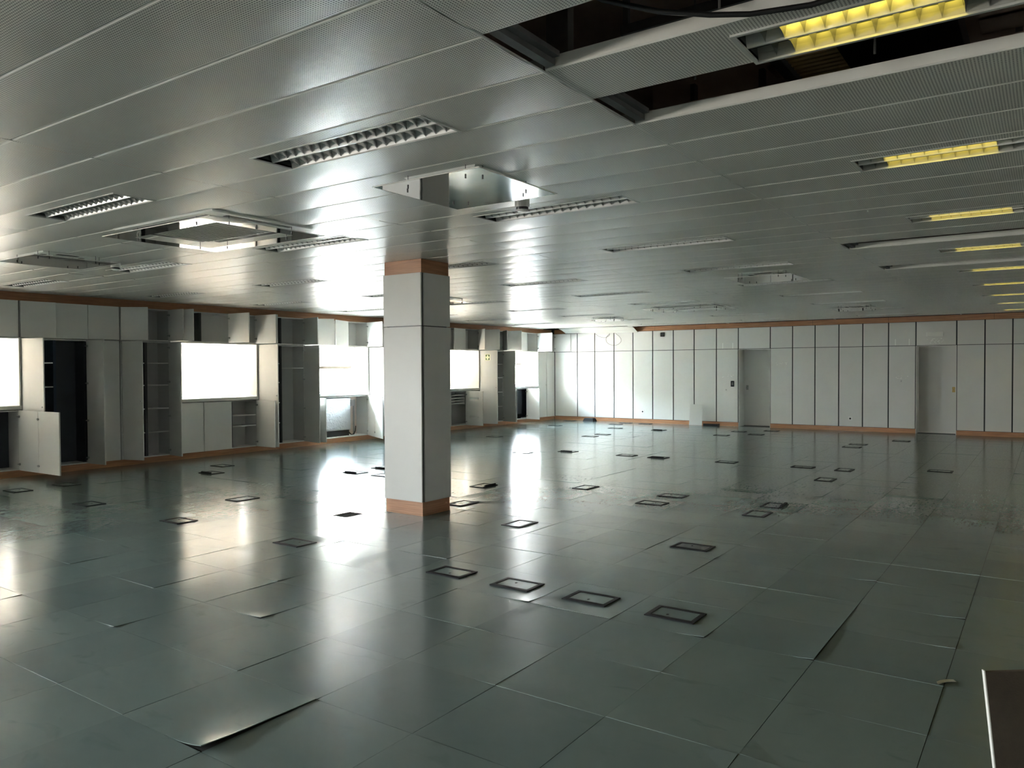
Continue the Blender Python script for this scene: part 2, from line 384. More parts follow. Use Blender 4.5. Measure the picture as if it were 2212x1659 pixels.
for n, (d, i, j) in enumerate(cells):
    x, y = TX0+i*TS+.0015, TY0+j*TS+.0015
    if (i, j) == HOLE:
        mb = MB(); a, b_, c_, e_ = .17, .43, .19, .41
        for q in ((0, a, 0, .597), (b_, .597, 0, .597), (a, b_, 0, c_), (a, b_, e_, .597)): mb.box(q[0], q[1], q[2], q[3], -.006, 0)
        obj('floor_tile', mb, 'vinyl', floor, (x, y, 0)); continue
    if n < 298:
        if (i, j) in special: me = special[(i, j)]
        else:
            r_ = random.random(); pc = .36 if j < 0 else .2
            me = random.choice(T_curl) if r_ < pc else random.choice(T_flat)
        link('floor_tile', me, floor, (x, y, 0))
    else:
        xx1, yy1 = min(x+.597, XB+.01), min(y+.597, YD+.02)
        z = random.uniform(-.0004, .0012); tz = random.uniform(-.0012, .0012)
        b = len(rest.v)
        rest.v += [(x, y, z-tz), (xx1, y, z+tz), (xx1, yy1, z+tz), (x, yy1, z-tz), (x, y, -.0055), (xx1, y, -.0055), (xx1, yy1, -.0055), (x, yy1, -.0055)]
        rest.f += [tuple(b+q for q in f) for f in ((0, 1, 2, 3), (0, 4, 5, 1), (1, 5, 6, 2), (2, 6, 7, 3), (3, 7, 4, 0))]
tag(obj('floor_tiles', rest, 'vinyl', floor), kind='stuff')

# ------------------------------------------------------------------ walls of the shell
def wall_with_holes(name, y0, y1, xs0, xs1, z0, z1, holes, m):
    mb = MB(); x = xs0
    for (a, b, c, d) in holes:
        mb.box(x, a, y0, y1, z0, z1); mb.box(a, b, y0, y1, z0, c); mb.box(a, b, y0, y1, d, z1); x = b
    mb.box(x, xs1, y0, y1, z0, z1)
    return tag(obj(name, mb, m), kind='structure')
wl_ = wall_with_holes('wall_left', YW-.06, YW+.06, XR, XB+1.6, 0, 3.9, [(a, b, SILL, 2.01) for a, b in NICHES], 'plaster')
DOORS = [(5.834, 6.657), (1.708, 2.524)]
mbw = MB(); DW = .42
ys = [YR] + [v for d in sorted(DOORS) for v in d] + [YW]
for k in range(0, len(ys), 2): mbw.box(XB, XB+.9, ys[k], ys[k+1], 0, 3.9)
for a, b in DOORS: mbw.box(XB, XB+.9, a, b, 2.02, 3.9); mbw.box(XB+.48, XB+.9, a, b, 0, 2.02)
wall_back = tag(obj('wall_back', mbw, 'black'), kind='structure')
tag(box('wall_glare_block', 5.5, 26, 19.0, 19.3, -.3, 3.0, 'glare_wall'), kind='structure')  # unseen wall added to cut window glare on the back wall
tag(box('wall_right', XR, XB+.9, YR-.2, YR, 0, 3.9, 'laminate'), kind='structure')
mbr = MB(); yy = YR
for a, b in REAR:
    mbr.box(XR-.2, XR, yy, a, 0, 3.9).box(XR-.2, XR, a, b, 0, .95).box(XR-.2, XR, a, b, 2.25, 3.9); yy = b
mbr.box(XR-.2, XR, yy, YW, 0, 3.9)
tag(obj('wall_rear', mbr, 'laminate'), kind='structure')
for k, (a, b) in enumerate(REAR):
    w = tag(obj('window_%d' % (k+10), MB().box(XR-.12, XR-.07, a, b, .95, 1.0).box(XR-.12, XR-.07, a, b, 2.2, 2.25).box(XR-.12, XR-.07, a, a+.05, 1.0, 2.2).box(XR-.12, XR-.07, b-.05, b, 1.0, 2.2), 'frame'), kind='structure')
    box('pane', XR-.10, XR-.095, a+.05, b-.05, 1.0, 2.2, 'glass', w)
# window-wall cladding that lies outside the picture (in front of the wall, between niches)
mb = MB()
for a, b in ((XR, -9.6), (-7.85, -5.7), (-3.95, -2.6), (-.85, .5), (2.25, 3.39)): mb.box(a, b, YD-.02, YW-.06, 0, ZC)
for a, b in NICHES[:4]:
    mb.box(a, b, YD-.02, YW-.06, 0, SILL-.05); mb.box(a, b, YD-.02, YW-.06, 2.02, ZC)
tag(obj('trim_1', mb, 'laminate'), kind='structure')

# ------------------------------------------------------------------ back wall panelling
SE = [12.26, 11.477, 10.893, 10.267, 9.668, 9.066, 8.455, 7.858, 7.241, 6.657, 5.834, 5.283, 4.744, 4.191, 3.655, 3.097, 2.524, 1.708, 1.167, .653]
while SE[-1] > YR+.3: SE.append(SE[-1]-.55)
for a, b in zip(SE[:-1], SE[1:]):
    isd = any(abs(a-d[1]) < .01 for d in DOORS); g = .014
    box('wall_panel', XB-.018, XB, b+g, a-g, ZU0, ZU1, 'laminate', wall_back, bevel=.002)
    if not isd:
        box('wall_panel', XB-.018, XB, b+g, a-g, .112, ZU0-.012, 'laminate', wall_back, bevel=.002)
bk = sorted(v for d in DOORS for v in d)
n = 1
band = tag(box('trim_2', XB-.012, XB, YR, YD, ZU1+.008, ZC, 'wood'), kind='structure')
for (a, b) in ((bk[3], YD), (bk[1], bk[2]), (YR, bk[0])):
    tag(box('baseboard_back' if n == 1 else 'baseboard_back.%03d' % (n-1), XB-.006, XB, a, b, 0, .104, 'wood'), kind='structure'); n += 1
for y in (9.0, 7.55, 4.8, 3.1, 1.0): box('joint', XB-.0125, XB-.0119, y-.002, y+.002, ZU1+.008, ZC, 'black', band)
for k, (a, b) in enumerate(DOORS):
    d = tag(box('door_%d' % (k+1), XB+DW, XB+DW+.04, a+.01, b-.01, .012, 2.018, 'laminate', bevel=.002), kind='structure')
    mb = MB().box(XB, XB+DW, b-.012, b, 0, 2.02).box(XB, XB+DW, a, a+.012, 0, 2.02).box(XB, XB+DW, a, b, 2.005, 2.02)
    obj('door_lining', mb, 'laminate', d)
    ky = b-.10 if k == 0 else a+.09
    mb = MB().cyl((XB+DW, ky, 1.01), (XB+DW-.035, ky, 1.01), .011, 10).cyl((XB+DW-.03, ky, 1.01), (XB+DW-.06, ky, 1.01), .026, 14, .02)
    kn = obj('door_knob', mb, 'hinge' if k == 0 else 'brass', d, smooth=True); kn['label'] = 'chrome door knob' if k == 0 else 'brass door knob'
    obj('lock_plate', MB().box(XB+DW-.004, XB+DW, ky-.03, ky+.03, .95, 1.07), 'hinge' if k == 0 else 'brass', d)
    if k == 1:
        obj('kick_plate', MB().box(XB+DW-.004, XB+DW, a+.02, b-.02, .03, .12), 'laminate', d)
        obj('threshold', MB().box(XB+DW-.05, XB+DW-.005, a+.012, b-.012, 0, .028), 'edge', d)

# small fittings on the back wall
def wallthing(name, y, z, label, cat, group=None): return thing(name, (XB-.018, y, z), label, cat, group)
for y, z, lb in ((9.369, .314, 'white wall socket low on the panels left of the leaning board'), (3.926, .30, 'white wall socket low on the panels between the two doors')):
    t = wallthing('wall_socket', y, z, lb, 'socket', 'wall sockets on the back wall')
    obj('plate', MB().box(-.010, 0, -.05, .05, -.045, .045), 'white', t, bevel=.003)
    obj('socket_well', MB().cyl((-.0105, 0, 0), (-.012, 0, 0), .022, 14), 'plastic_black', t)
t = wallthing('light_switch', 6.805, 1.115, 'black rectangular switch plate on the panel left of the first door', 'switch')
obj('plate', MB().box(-.012, 0, -.045, .045, -.075, .075), 'plastic_black', t, bevel=.003); obj('rocker', MB().box(-.017, -.012, -.02, .02, -.04, .04), 'lidgrey', t)
t = wallthing('junction_box', 8.767, 2.455, 'black square junction box high on an upper panel', 'box')
obj('housing', MB().box(-.02, 0, -.055, .055, -.055, .055), 'plastic_black', t); obj('cover', MB().box(-.024, -.02, -.045, .045, -.045, .045), 'black', t)
t = wallthing('emergency_light', 2.14, 2.275, 'white oblong emergency light on the panel above the right door', 'lamp')
obj('housing', MB().box(-.055, 0, -.17, .17, -.055, .055), 'white', t, bevel=.012); obj('diffuser', MB().box(-.062, -.055, -.15, .15, -.04, .04), 'edge', t, bevel=.004)
t = wallthing('hook', 6.97, .95, 'small grey hook on the panel under the black switch', 'hook')
obj('stem', MB().cyl((0, 0, 0), (-.03, 0, 0), .008, 8), 'hinge', t); obj('tip', MB().cyl((-.03, 0, -.005), (-.03, 0, .025), .008, 8), 'hinge', t)
t = wallthing('hook', 2.82, 1.2, 'small grey hook on the panel left of the right door', 'hook')
obj('stem', MB().cyl((0, 0, 0), (-.03, 0, 0), .008, 8), 'hinge', t); obj('tip', MB().cyl((-.03, 0, -.005), (-.03, 0, .025), .008, 8), 'hinge', t)
# glue spots and tape left on the panels
mb = MB()
def spot(y, z, w, h): mb.box(XB-.0192, XB-.018, y-w/2, y+w/2, z-h/2, z+h/2)
for yc, zc in ((6.93, 1.32), (2.82, 1.30), (5.55, 1.63)):
    for q in range(12): spot(yc+random.uniform(-.15, .15), zc+random.uniform(-.035, .035), random.uniform(.008, .03), random.uniform(.006, .014))
for yc in (7.07, 6.80, 2.95, 2.66): spot(yc, 2.11, .02, .15)
for q in range(26): spot(2.14+random.uniform(-.18, .18), 2.13+random.uniform(-.07, .05), random.uniform(.008, .035), random.uniform(.008, .016))
for q in range(10): spot(11.15+random.uniform(-.07, .07), 1.32+random.uniform(-.05, .05), random.uniform(.01, .05), random.uniform(.006, .012))
tag(obj('glue_residue', mb, 'dirtwhite', wall_back), kind='stuff')

# ------------------------------------------------------------------ column
t = thing('column', (6.305, 5.635, 0), 'square grey panelled column with wood bands standing alone in the room', 'column')
cb = (6.305, 5.635, 0); cx0, cx1, cy0, cy1 = 6.08, 6.53, 5.37, 5.90
box('core', cx0+.02, cx1-.02, cy0+.02, cy1-.02, 0, ZC, 'black', t, base=cb)
box('wood_base', cx0+.004, cx1-.004, cy0+.004, cy1-.004, 0, .145, 'wood', t, base=cb)
box('wood_cap', cx0+.004, cx1-.004, cy0+.004, cy1-.004, 2.552, ZC-.003, 'wood', t, base=cb)
for z0, z1 in ((.147, 1.99), (2.0, 2.55)):
    box('cladding_panel', cx0-.008, cx0+.012, cy0+.002, cy1+.006, z0, z1, 'laminate', t, .002, cb)
    box('cladding_panel', cx0+.034, cx1+.006, cy0-.008, cy0+.012, z0, z1, 'laminate', t, .002, cb)
    box('cladding_panel', cx1-.012, cx1+.008, cy0+.018, cy1-.018, z0, z1, 'laminate', t, .002, cb)
    box('cladding_panel', cx0+.018, cx1-.018, cy1-.012, cy1+.008, z0, z1, 'laminate', t, .002, cb)

# ------------------------------------------------------------------ window wall: niches, windows, blinds
band = tag(box('trim_3', XR, XB-.012, YD+.10, YD+.35, ZU1+.004, ZC, 'wood'), kind='structure')
tag(box('baseboard_left', 3.39, XB-.006, YD+.01, YD+.03, 0, .10, 'wood'), kind='structure')
tn = 4; BL = {3: (1.06, 'full'), 4: (1.06, 'full'), 5: (1.06, 'full'), 6: (1.545, 'half'), 7: (1.06, 'full'), 8: (1.62, 'half')}
BLAB = {3: 'unseen venetian blind added to dim the window just left of the picture', 4: 'pale venetian blind lowered in the window at the left frame edge', 5: 'pale venetian blind fully lowered in the wide window left of the column', 6: 'half raised venetian blind in the window just left of the column',  # the first blind is unseen, added to dim daylight on the column
        7: 'pale venetian blind lowered in the window just right of the column', 8: 'half raised venetian blind in the far window by the corner'}
for k, (a, b) in enumerate(NICHES):
    w = tag(obj('window_%d' % (k+1), MB().box(a, b, YW, YW+.05, SILL, SILL+.045).box(a, b, YW, YW+.05, 1.965, 2.01).box(a, a+.045, YW, YW+.05, SILL+.045, 1.965).box(b-.045, b, YW, YW+.05, SILL+.045, 1.965)
            .box((a+b)/2-.025, (a+b)/2+.025, YW, YW+.05, SILL+.045, 1.965), 'frame'), kind='structure')
    for s in (0, 1):
        x0 = a+.045 if s == 0 else (a+b)/2+.025; x1 = (a+b)/2-.025 if s == 0 else b-.045
        obj('pane', MB().quad((x0, YW+.025, SILL+.045), (x1, YW+.025, SILL+.045), (x1, YW+.025, 1.965), (x0, YW+.025, 1.965)), 'glass', w)
    # reveal boards and sill
    rv = tag(obj('trim_%d' % tn, MB().box(a-.0, a+.018, YD-.02, YW, SILL, 2.012).box(b-.018, b, YD-.02, YW, SILL, 2.012).box(a, b, YD-.02, YW, 2.012, 2.028), 'laminate'), kind='structure'); tn += 1
    tag(box('trim_%d' % tn, a, b, YD-.045, YW, SILL-.055, SILL, 'sill', bevel=.003), kind='structure'); tn += 1
    if k not in BL: continue
    # venetian blind
    zb, kind = BL[k]
    t = thing('venetian_blind', ((a+b)/2, YW-.03, 2.0), BLAB[k], 'blind', 'venetian blinds in the window niches'); bs = ((a+b)/2, YW-.03, 2.0)
    hw = (b-a)/2-.03
    obj('headrail', MB().box(-hw, hw, -.014, .014, -.035, 0), 'edge', t)
    obj('bottom_rail', MB().box(-hw, hw, -.012, .012, zb-2.0, zb-2.0+.016), 'frame', t)
    mb = MB(); z = -.045; tilt = R(76)
    while z > zb-2.0+.025:
        dy, dz = .015*math.cos(tilt), .015*math.sin(tilt)
        mb.quad((-hw, -dy, z+dz), (hw, -dy, z+dz), (hw, dy, z-dz), (-hw, dy, z-dz)); z -= .0225
    if kind == 'half':
        for q in range(14):
            zz = zb-2.0+.018+q*.003; mb.quad((-hw, -.0125, zz), (hw, -.0125, zz), (hw, .0125, zz), (-hw, .0125, zz))
    tag(obj('slats', mb, 'slat', t), kind='stuff')
    for x in (-hw*.93, 0, hw*.93): obj('cord', MB().box(x-.002, x+.002, -.016, -.013, zb-2.0, -.03), 'frame', t)
    obj('tilt_wand', MB().cyl((-hw*.8, -.025, -.03), (-hw*.8, -.025, -.5), .004, 6), 'edge', t)

# ------------------------------------------------------------------ cabinets
DT = .019
def door_mesh(w, z0, z1): return w, z0, z1
def add_door(cab, base, hx, side, w, z0, z1, ang, hinges=2, lock=None, slots=False, m='laminate', name='door'):
    """hx hinge x in the world, side +1: leaf runs to +x when shut (hinged left), -1 hinged right"""
    bx, by, bz = base
    a0, a1 = (0, w) if side > 0 else (-w, 0)
    if not slots: mb = MB().box(a0, a1, 0, DT, z0, z1)
    else:
        mb = MB(); s0, s1 = a0+w*.24, a0+w*.76; za, zb_ = z0+(z1-z0)*.22, z0+(z1-z0)*.75
        mb.box(a0, s0, 0, DT, z0, z1).box(s1, a1, 0, DT, z0, z1).box(s0, s1, 0, DT, z0, za).box(s0, s1, 0, DT, za+.05, zb_).box(s0, s1, 0, DT, zb_+.05, z1)
    d = obj(name, mb, m, cab, (hx-bx, YD-DT-by, -bz), (0, 0, R(-ang*side)), bevel=.0018)
    if ang > 10:
        n = hinges
        for k in range(n):
            z = z0 + .09 + (z1-z0-.18)*k/(n-1)
            x = .035 if side > 0 else -.035
            hm = MB().cyl((x, DT, z), (x, DT+.012, z), .0175, 10).box(min(x, 0)-.004, max(x, 0)+.004, DT, DT+.022, z-.008, z+.008)
            obj('hinge', hm, 'hinge', d)
    if lock:
        x = (a1-.035) if side > 0 else (a0+.035)
        obj('lock', MB().cyl((x, -.006, lock), (x, 0, lock), .011, 10), 'hinge', d)
    return d
def carcass(cab, base, x0, x1, z0, z1, shelves=(), posts=(), back='carcass', dep=.34, nosides=False, inner='carcass'):
    y0, y1 = YD+.001, YD+dep
    if not nosides:
        box('side_panel', x0, x0+.018, y0, y1, z0, z1, inner, cab, base=base); box('side_panel', x1-.018, x1, y0, y1, z0, z1, inner, cab, base=base)
    box('top_panel', x0+.018, x1-.018, y0, y1, z1-.018, z1, inner, cab, base=base); box('bottom_panel', x0+.018, x1-.018, y0, y1, z0, z0+.018, 'edge', cab, base=base)
    box('back_panel', x0+.018, x1-.018, y1-.008, y1, z0+.018, z1-.018, back, cab, base=base)
    for p in posts: box('post', p-.022, p+.022, y0, y1-.008, z0+.018, z1-.018, 'black', cab, base=base)
    for (a, b, zs) in shelves:
        for z in zs: box('shelf', a, b, y0+.012, y1-.008, z-.009, z+.009, 'carcass', cab, base=base); box('shelf_edge', a, b, y0+.010, y0+.012, z-.009, z+.009, 'edge', cab, base=base)
def cabinet(name, x0, x1, z0, z1, label, group, cat='cabinet'):
    base = ((x0+x1)/2, YD, z0); return thing(name, base, label, cat, group), base
GU, GT, GL = 'upper cabinets along the window wall', 'tall cabinets along the window wall', 'low cabinets under the window sills'
G = .004
def doors(c, b, z0, z1, spec, **kw):
    for s in spec:
        x0, x1, side, ang = s[:4]; opt = s[4] if len(s) > 4 else {}
        hx = x0+G if side > 0 else x1-G
        add_door(c, b, hx, side, x1-x0-2*G, z0, z1, ang, **{**kw, **opt})
# upper units
U = [
 (3.39, 5.13, 'closed upper cabinet over the window at the left frame edge', [(3.39, 3.97, 1, 0), (3.97, 4.55, -1, 0), (4.55, 5.13, -1, 0)], ()),
 (5.15, 6.605, 'upper cabinet with three shut doors above the dark open wardrobe', [(5.15, 5.63, 1, 5.5), (5.63, 6.11, 1, 0), (6.11, 6.605, -1, 0)], ()),
 (6.625, 7.47, 'upper cabinet with both doors swung open above the five-shelf cupboard', [(6.625, 7.05, 1, 50), (7.05, 7.465, -1, 92)], (7.05,)),
 (7.485, 9.23, 'three-door upper cabinet, all open, over the wide window left of the column', [(7.495, 8.05, 1, 84), (8.07, 8.63, -1, 94), (8.64, 9.21, -1, 93.5)], (8.055,)),
 (9.24, 10.365, 'upper cabinet with open doors between the two windows left of the column', [(9.25, 9.785, 1, 87.5), (9.79, 10.36, -1, 78)], (9.785,)),
 (10.375, 12.12, 'upper cabinet with half-open doors over the window just left of the column', [(10.385, 10.955, 1, 42), (10.96, 11.55, -1, 22), (11.555, 12.11, -1, 82)], (10.955,)),
 (12.13, 13.25, 'shut upper cabinet partly hidden behind the left side of the column', [(12.14, 12.69, 1, 0), (12.69, 13.24, -1, 0)], ()),
 (13.27, 14.38, 'shut upper cabinet hidden behind the column', [(13.28, 13.82, 1, 0), (13.82, 14.37, -1, 0)], ()),
 (14.395, 16.135, 'upper cabinet with doors ajar over the window just right of the column', [(14.40, 14.98, 1, 0), (14.99, 15.57, -1, 9), (15.58, 16.125, -1, 56)], ()),
 (16.15, 17.24, 'upper cabinet with open doors above the first aid sign', [(16.155, 16.70, 1, 66), (16.70, 17.235, -1, 48)], (16.70,)),
 (17.255, 18.975, 'three-door upper cabinet, all open, over the far window', [(17.265, 17.83, 1, 87), (17.84, 18.41, -1, 18.5), (18.42, 18.965, -1, 85)], ()),
 (18.99, 19.90, 'last upper cabinet in the corner with one door across the back wall', [(18.995, 19.44, 1, 84), (19.31, 19.895, -1, 89)], ()),
]
for x0, x1, lb, sp, posts in U:
    c, b = cabinet('upper_cabinet', x0, x1, ZU0, ZU1, lb, GU)
    carcass(c, b, x0, x1, ZU0, ZU1, posts=posts)
    doors(c, b, ZU0+.004-0, ZU1-.002, sp)
# tall units
TZ0, TZ1 = .10, 2.02
S4 = (.507, .90, 1.292, 1.66)
Tl = [
 (5.15, 6.605, 'wide wardrobe cabinet with dark empty interior at the left', [(5.155, 5.63, 1, 79, {'lock': 1.02}), (5.64, 6.10, -1, 94, {'lock': 1.02}), (6.11, 6.60, -1, 0, {'lock': .5})], [(5.168, 5.60, (1.30, 1.66, .9, .5))], (), 'darkboard'),
 (6.625, 7.47, 'tall five-shelf cupboard with both doors open left of the wide window', [(6.635, 7.05, 1, 73.5, {'lock': 1.05}), (7.06, 7.465, -1, 86, {'lock': 1.05})], [(7.075, 7.452, S4), (6.643, 7.03, S4)], (7.05,), 'carcass'),
 (9.245, 10.365, 'tall open cupboard with one high shelf between the two windows', [(9.25, 9.785, 1, 87, {'lock': 1.06}), (9.80, 10.36, -1, 81, {'lock': 1.06})], [(9.81, 10.347, (1.57,)), (9.263, 9.76, S4)], (9.785,), 'carcass'),
 (12.14, 13.25, 'tall cabinet with its first door open at the left side of the column', [(12.145, 12.69, 1, 100), (12.69, 13.245, -1, 0)], [(12.158, 13.23, S4)], (), 'carcass'),
 (13.27, 14.38, 'tall shut cabinet hidden behind the column', [(13.275, 13.82, 1, 0), (13.82, 14.375, -1, 0)], [], (), 'carcass'),
 (16.155, 17.24, 'tall open cupboard with a first aid sign on its door', [(16.16, 16.69, 1, 83, {'lock': 1.05}), (16.70, 17.235, -1, 73.5)], [(16.71, 17.222, S4), (16.173, 16.66, S4)], (16.69,), 'carcass'),
 (18.99, 19.90, 'tall shut two-door cabinet in the far corner by the back wall', [(18.995, 19.44, 1, 0, {'lock': 1.05}), (19.45, 19.895, -1, 0)], [], (), 'carcass'),
]
tallc = []
for x0, x1, lb, sp, sh, posts, back in Tl:
    c, b = cabinet('tall_cabinet', x0, x1, TZ0, TZ1, lb, GT); tallc.append((c, b))
    carcass(c, b, x0, x1, TZ0, TZ1, sh, posts, back=back, inner='carcass')
    doors(c, b, TZ0+.002, TZ1-.006, sp, hinges=4)
c, b = tallc[0]
box('partition', 5.60, 5.64, YD+.001, YD+.33, TZ0+.02, TZ1-.02, 'navy', c, base=b)
box('lining', 6.08, 6.59, YD+.30, YD+.33, TZ0+.02, TZ1-.02, 'darkboard', c, base=b); box('lining', 6.07, 6.088, YD+.04, YD+.33, TZ0+.02, TZ1-.02, 'darkboard', c, base=b)
box('lining', 5.66, 6.07, YD+.315, YD+.331, TZ0+.02, TZ1-.02, 'darkboard', c, base=b)
# low units
LZ0, LZ1 = .10, .972
def bifold(cab, base, hx, w, ang, dang=0.0):
    d = add_door(cab, base, hx, -1, w, LZ0+.002, LZ1, ang, name='door')
    me = d.data
    d2 = obj('door_leaf', MB().box(-w, 0, 0, DT, LZ0+.002, LZ1), 'laminate', d, (-w-.004, 0, 0), (0, 0, R(dang)), bevel=.0018)
    for z in (.2, .86): obj('hinge', MB().cyl((-w-.002, DT, z), (-w-.002, DT+.012, z), .016, 10).box(-w-.03, -w+.03, DT, DT+.008, z-.01, z+.01), 'hinge', d)
def fan_coil(x0, x1, label, foil=False):
    t = thing('fan_coil_unit', ((x0+x1)/2, YD+.2, .115), label, 'heater'); b = ((x0+x1)/2, YD+.2, .115)
    box('casing', x0, x1, YD+.10, YD+.32, .24, .93, 'foil' if foil else 'darkboard', t, .01, b)
    box('plinth', x0+.03, x1-.03, YD+.12, YD+.31, .115, .24, 'black', t, base=b)
    box('outlet_strip', x0+.02, x1-.02, YD+.13, YD+.29, .93, .945, 'steel', t, base=b)
    return t
for a, b_, lb, spec, bf, sh, inner in (
  (3.40, 5.13, 'low bay below the left window with a double folding door swung out', [(3.41, 3.97, 1, 0)], (5.12, .57, 91.5, 0), [], 'darkboard'),
  (7.49, 9.22, 'low three-door cabinet under the wide window with its right door open', [(7.495, 8.09, 1, 0), (8.095, 8.665, -1, 0), (8.67, 9.215, -1, 90, {'lock': .93})], None, [(8.69, 9.202, (.50, .70))], 'carcass'),
  (10.38, 12.11, 'low bay with foil heater below the window just left of the column', [(10.385, 10.95, 1, 88.5)], (12.105, .57, 61, 0), [], 'concrete'),
  (14.40, 16.13, 'low cabinet with letter trays and a vented open door right of the column', [(14.405, 14.98, 1, 0), (14.99, 15.575, -1, 87, {'slots': True}), (15.58, 16.125, -1, 0)], None, [(15.0, 15.56, (.66, .73, .80, .87))], 'carcass'),
  (17.265, 18.97, 'low bay under the far window with a dark heater and one open door', [(17.27, 17.83, 1, 109), (17.84, 18.375, -1, 77.5), (18.38, 18.965, -1, 0)], None, [], 'darkboard')):
    c, bs = cabinet('low_cabinet', a, b_, LZ0, LZ1, lb, GL)
    carcass(c, bs, a, b_, LZ0, LZ1, sh, (8.665,) if a == 7.49 else (), back=inner)
    doors(c, bs, LZ0+.002, LZ1, spec)
    if bf: bifold(c, bs, bf[0], bf[1], bf[2])
    if a == 14.40:
        for x in (15.0, 15.56): box('tray_side', x-.006, x+.006, YD+.012, YD+.33, .63, .95, 'carcass', c, base=bs)
fan_coil(3.6, 4.72, 'dark heater unit in the open bay below the left window')
t = fan_coil(10.98, 11.70, 'foil wrapped heater in the open bay left of the column', True)
fan_coil(17.5, 18.3, 'black heater standing in the bay under the far window')
def pipe_run(x, lb, lb2):
    t = thing('pipe', (x, YD+.25, .12), lb, 'pipe')
    obj('riser', MB().cyl((0, 0, .0), (0, 0, .75), .02, 10), 'pipe', t, smooth=True); obj('valve_box', MB().box(-.10, .03, -.02, .04, .62, .76), 'pipe', t)
    q = tag(obj('cable', MB().tube([(x-.22, YD+.24, .5), (x-.21, YD+.2, .2), (x-.16, YD+.17, .128), (x-.08, YD+.17, .128), (x-.02, YD+.18, .2), (x+.01, YD+.2, .30)], .011, 8), 'cable', smooth=True), lb2, 'cable')
pipe_run(11.93, 'grey vertical pipe with a valve box beside the foil heater', 'black cable loop hanging by the pipe beside the foil heater')
pipe_run(4.92, 'grey vertical pipe beside the dark heater at the left edge', 'black cable loop by the pipe at the left frame edge')
# first aid sign on the tall cupboard door
dsg = tallc[5][0]
t = thing('first_aid_sign', (16.165, 11.99, 1.83), 'green and cream first aid cross sign on the pale open cupboard door', 'sign', rz=R(-83))
t.location = (16.16+math.cos(R(83))*.24-.0006, YD-DT-math.sin(R(83))*.24, 1.835)
obj('panel', MB().box(-.075, .075, -.003, 0, -.085, .085), 'cream', t); obj('field', MB().box(-.06, .06, -.0036, -.003, -.07, .07), 'green', t)
obj('cross', MB().box(-.022, .022, -.0044, -.0036, -.06, .06).box(-.052, -.022, -.0044, -.0036, -.022, .022).box(.022, .052, -.0044, -.0036, -.022, .022), 'cream', t)

# ------------------------------------------------------------------ ceiling
ceil = tag(box('ceiling', XR, XB+.9, YR, YW, 3.75, 3.9, 'concrete'), kind='structure')
PX, PXA = .3975, 2.1587
BANDS = [(-3.66, -1.02), (-1.02, 1.62), (1.62, 4.26), (4.26, 6.90), (6.90, 9.53), (9.53, YD+.03)]
BANDS = [(YR, -3.66)] + BANDS
ROWS = [2+5*k-1 for k in range(9)]       # panel index whose panel holds a light: x seam index
def seam(i): return PXA + PX*i
LIGHT_Y = {0: None}
COLS = [(-.32, .92), (2.34, 3.58), (4.98, 6.22), (7.66, 8.90), (10.37, 11.61)]
def band_of(y):
    for k, (a, b) in enumerate(BANDS):
        if a <= y < b: return k
lights = []
for r in range(9):
    i = 1+5*r            # panel spans seam(i)..seam(i+1); the light fills its far 0.30 m
    for ci, (ya, yb) in enumerate(COLS): lights.append((r, ci, i, ya, yb))
lit_panels = {(i, band_of((ya+yb)/2)): (ya, yb) for r, ci, i, ya, yb in lights}
missing = {(0, 2), (2, 2), (14, 2), (19, 2)}
tilted = {(43, 6), (44, 6)}
prof = []
def panel_mb(L, lightcut=None):
    """sheet metal tray, origin at its near corner; slight sag across its width, 45 mm upstands"""
    w = PX-.004; g = .0035
    xs = [0, .006, .06, .13, .20, .265, .33, w-.006, w]; sag = lambda x: -.0042*math.sin(math.pi*x/w)
    zz = [.006]+[sag(x) for x in xs[1:-1]]+[.006]
    mb = MB()
    def strip(xa, xb, ya, yb):
        pts = [(xa, sag(xa))] + [(x, z) for x, z in zip(xs, zz) if xa < x < xb] + [(xb, sag(xb))]
        if xa <= 0: pts[0] = (0, .006)
        if xb >= w: pts[-1] = (w, .006)
        mb.grid([[(x, y, z) for x, z in pts] for y in (yb, ya)])
    if lightcut is None: strip(0, w, g, L-g)
    else:
        ya, yb = lightcut; c = .0955
        strip(0, c, g, L-g); strip(c, w, g, ya); strip(c, w, yb, L-g)
    for x in (0, w):
        mb.quad((x, g, .006), (x, L-g, .006), (x, L-g, .05), (x, g, .05)); mb.quad((x, g, .05), (x, L-g, .05), (x+(.01 if x == 0 else -.01), L-g, .05), (x+(.01 if x == 0 else -.01), g, .05))
    return mb
cache = {}
i0 = math.floor((XR-PXA)/PX)+1
others = MB(); npan = 0
for bi, (a, b) in enumerate(BANDS):
    for i in range(i0, 45):
        x = seam(i)
        if x+PX > XB+.03: 
            continue
        if (i, bi) in missing or (i, bi) in tilted: continue
        if bi == 1 and .5 < x < 4.4: continue       # unseen panels left out here to let more light into the void
        cut = lit_panels.get((i, bi)); key = (bi, cut)
        if key not in cache:
            L = b-a; cc = (cut[0]-a, cut[1]-a) if cut else None
            cache[key] = panel_mb(L, cc).mesh('ceiling_panel', M['perf'])
        if bi == 0 or x < .3 or (bi == 1 and x > 9):      # never in the picture: joined
            me = cache[key]; k = len(others.v)
            others.v += [(v.co.x+x+.002, v.co.y+a, v.co.z+ZC) for v in me.vertices]; others.f += [tuple(k+q for q in p.vertices) for p in me.polygons]
            continue
        dz = random.uniform(-.0006, .0006); rx = random.uniform(-.0003, .0003)
        if (i, bi) == (1, 2):                             # the sagging panel that carries the nearest glowing lamp
            dz = .004
        o = link('ceiling_panel', cache[key], ceil, (x+.002, a, ZC+dz), (rx, random.uniform(-.0016, .0016), 0)); npan += 1
tag(obj('ceiling_panels', others, 'perf', ceil), kind='stuff')
if npan > 300: print('PANELS', npan)
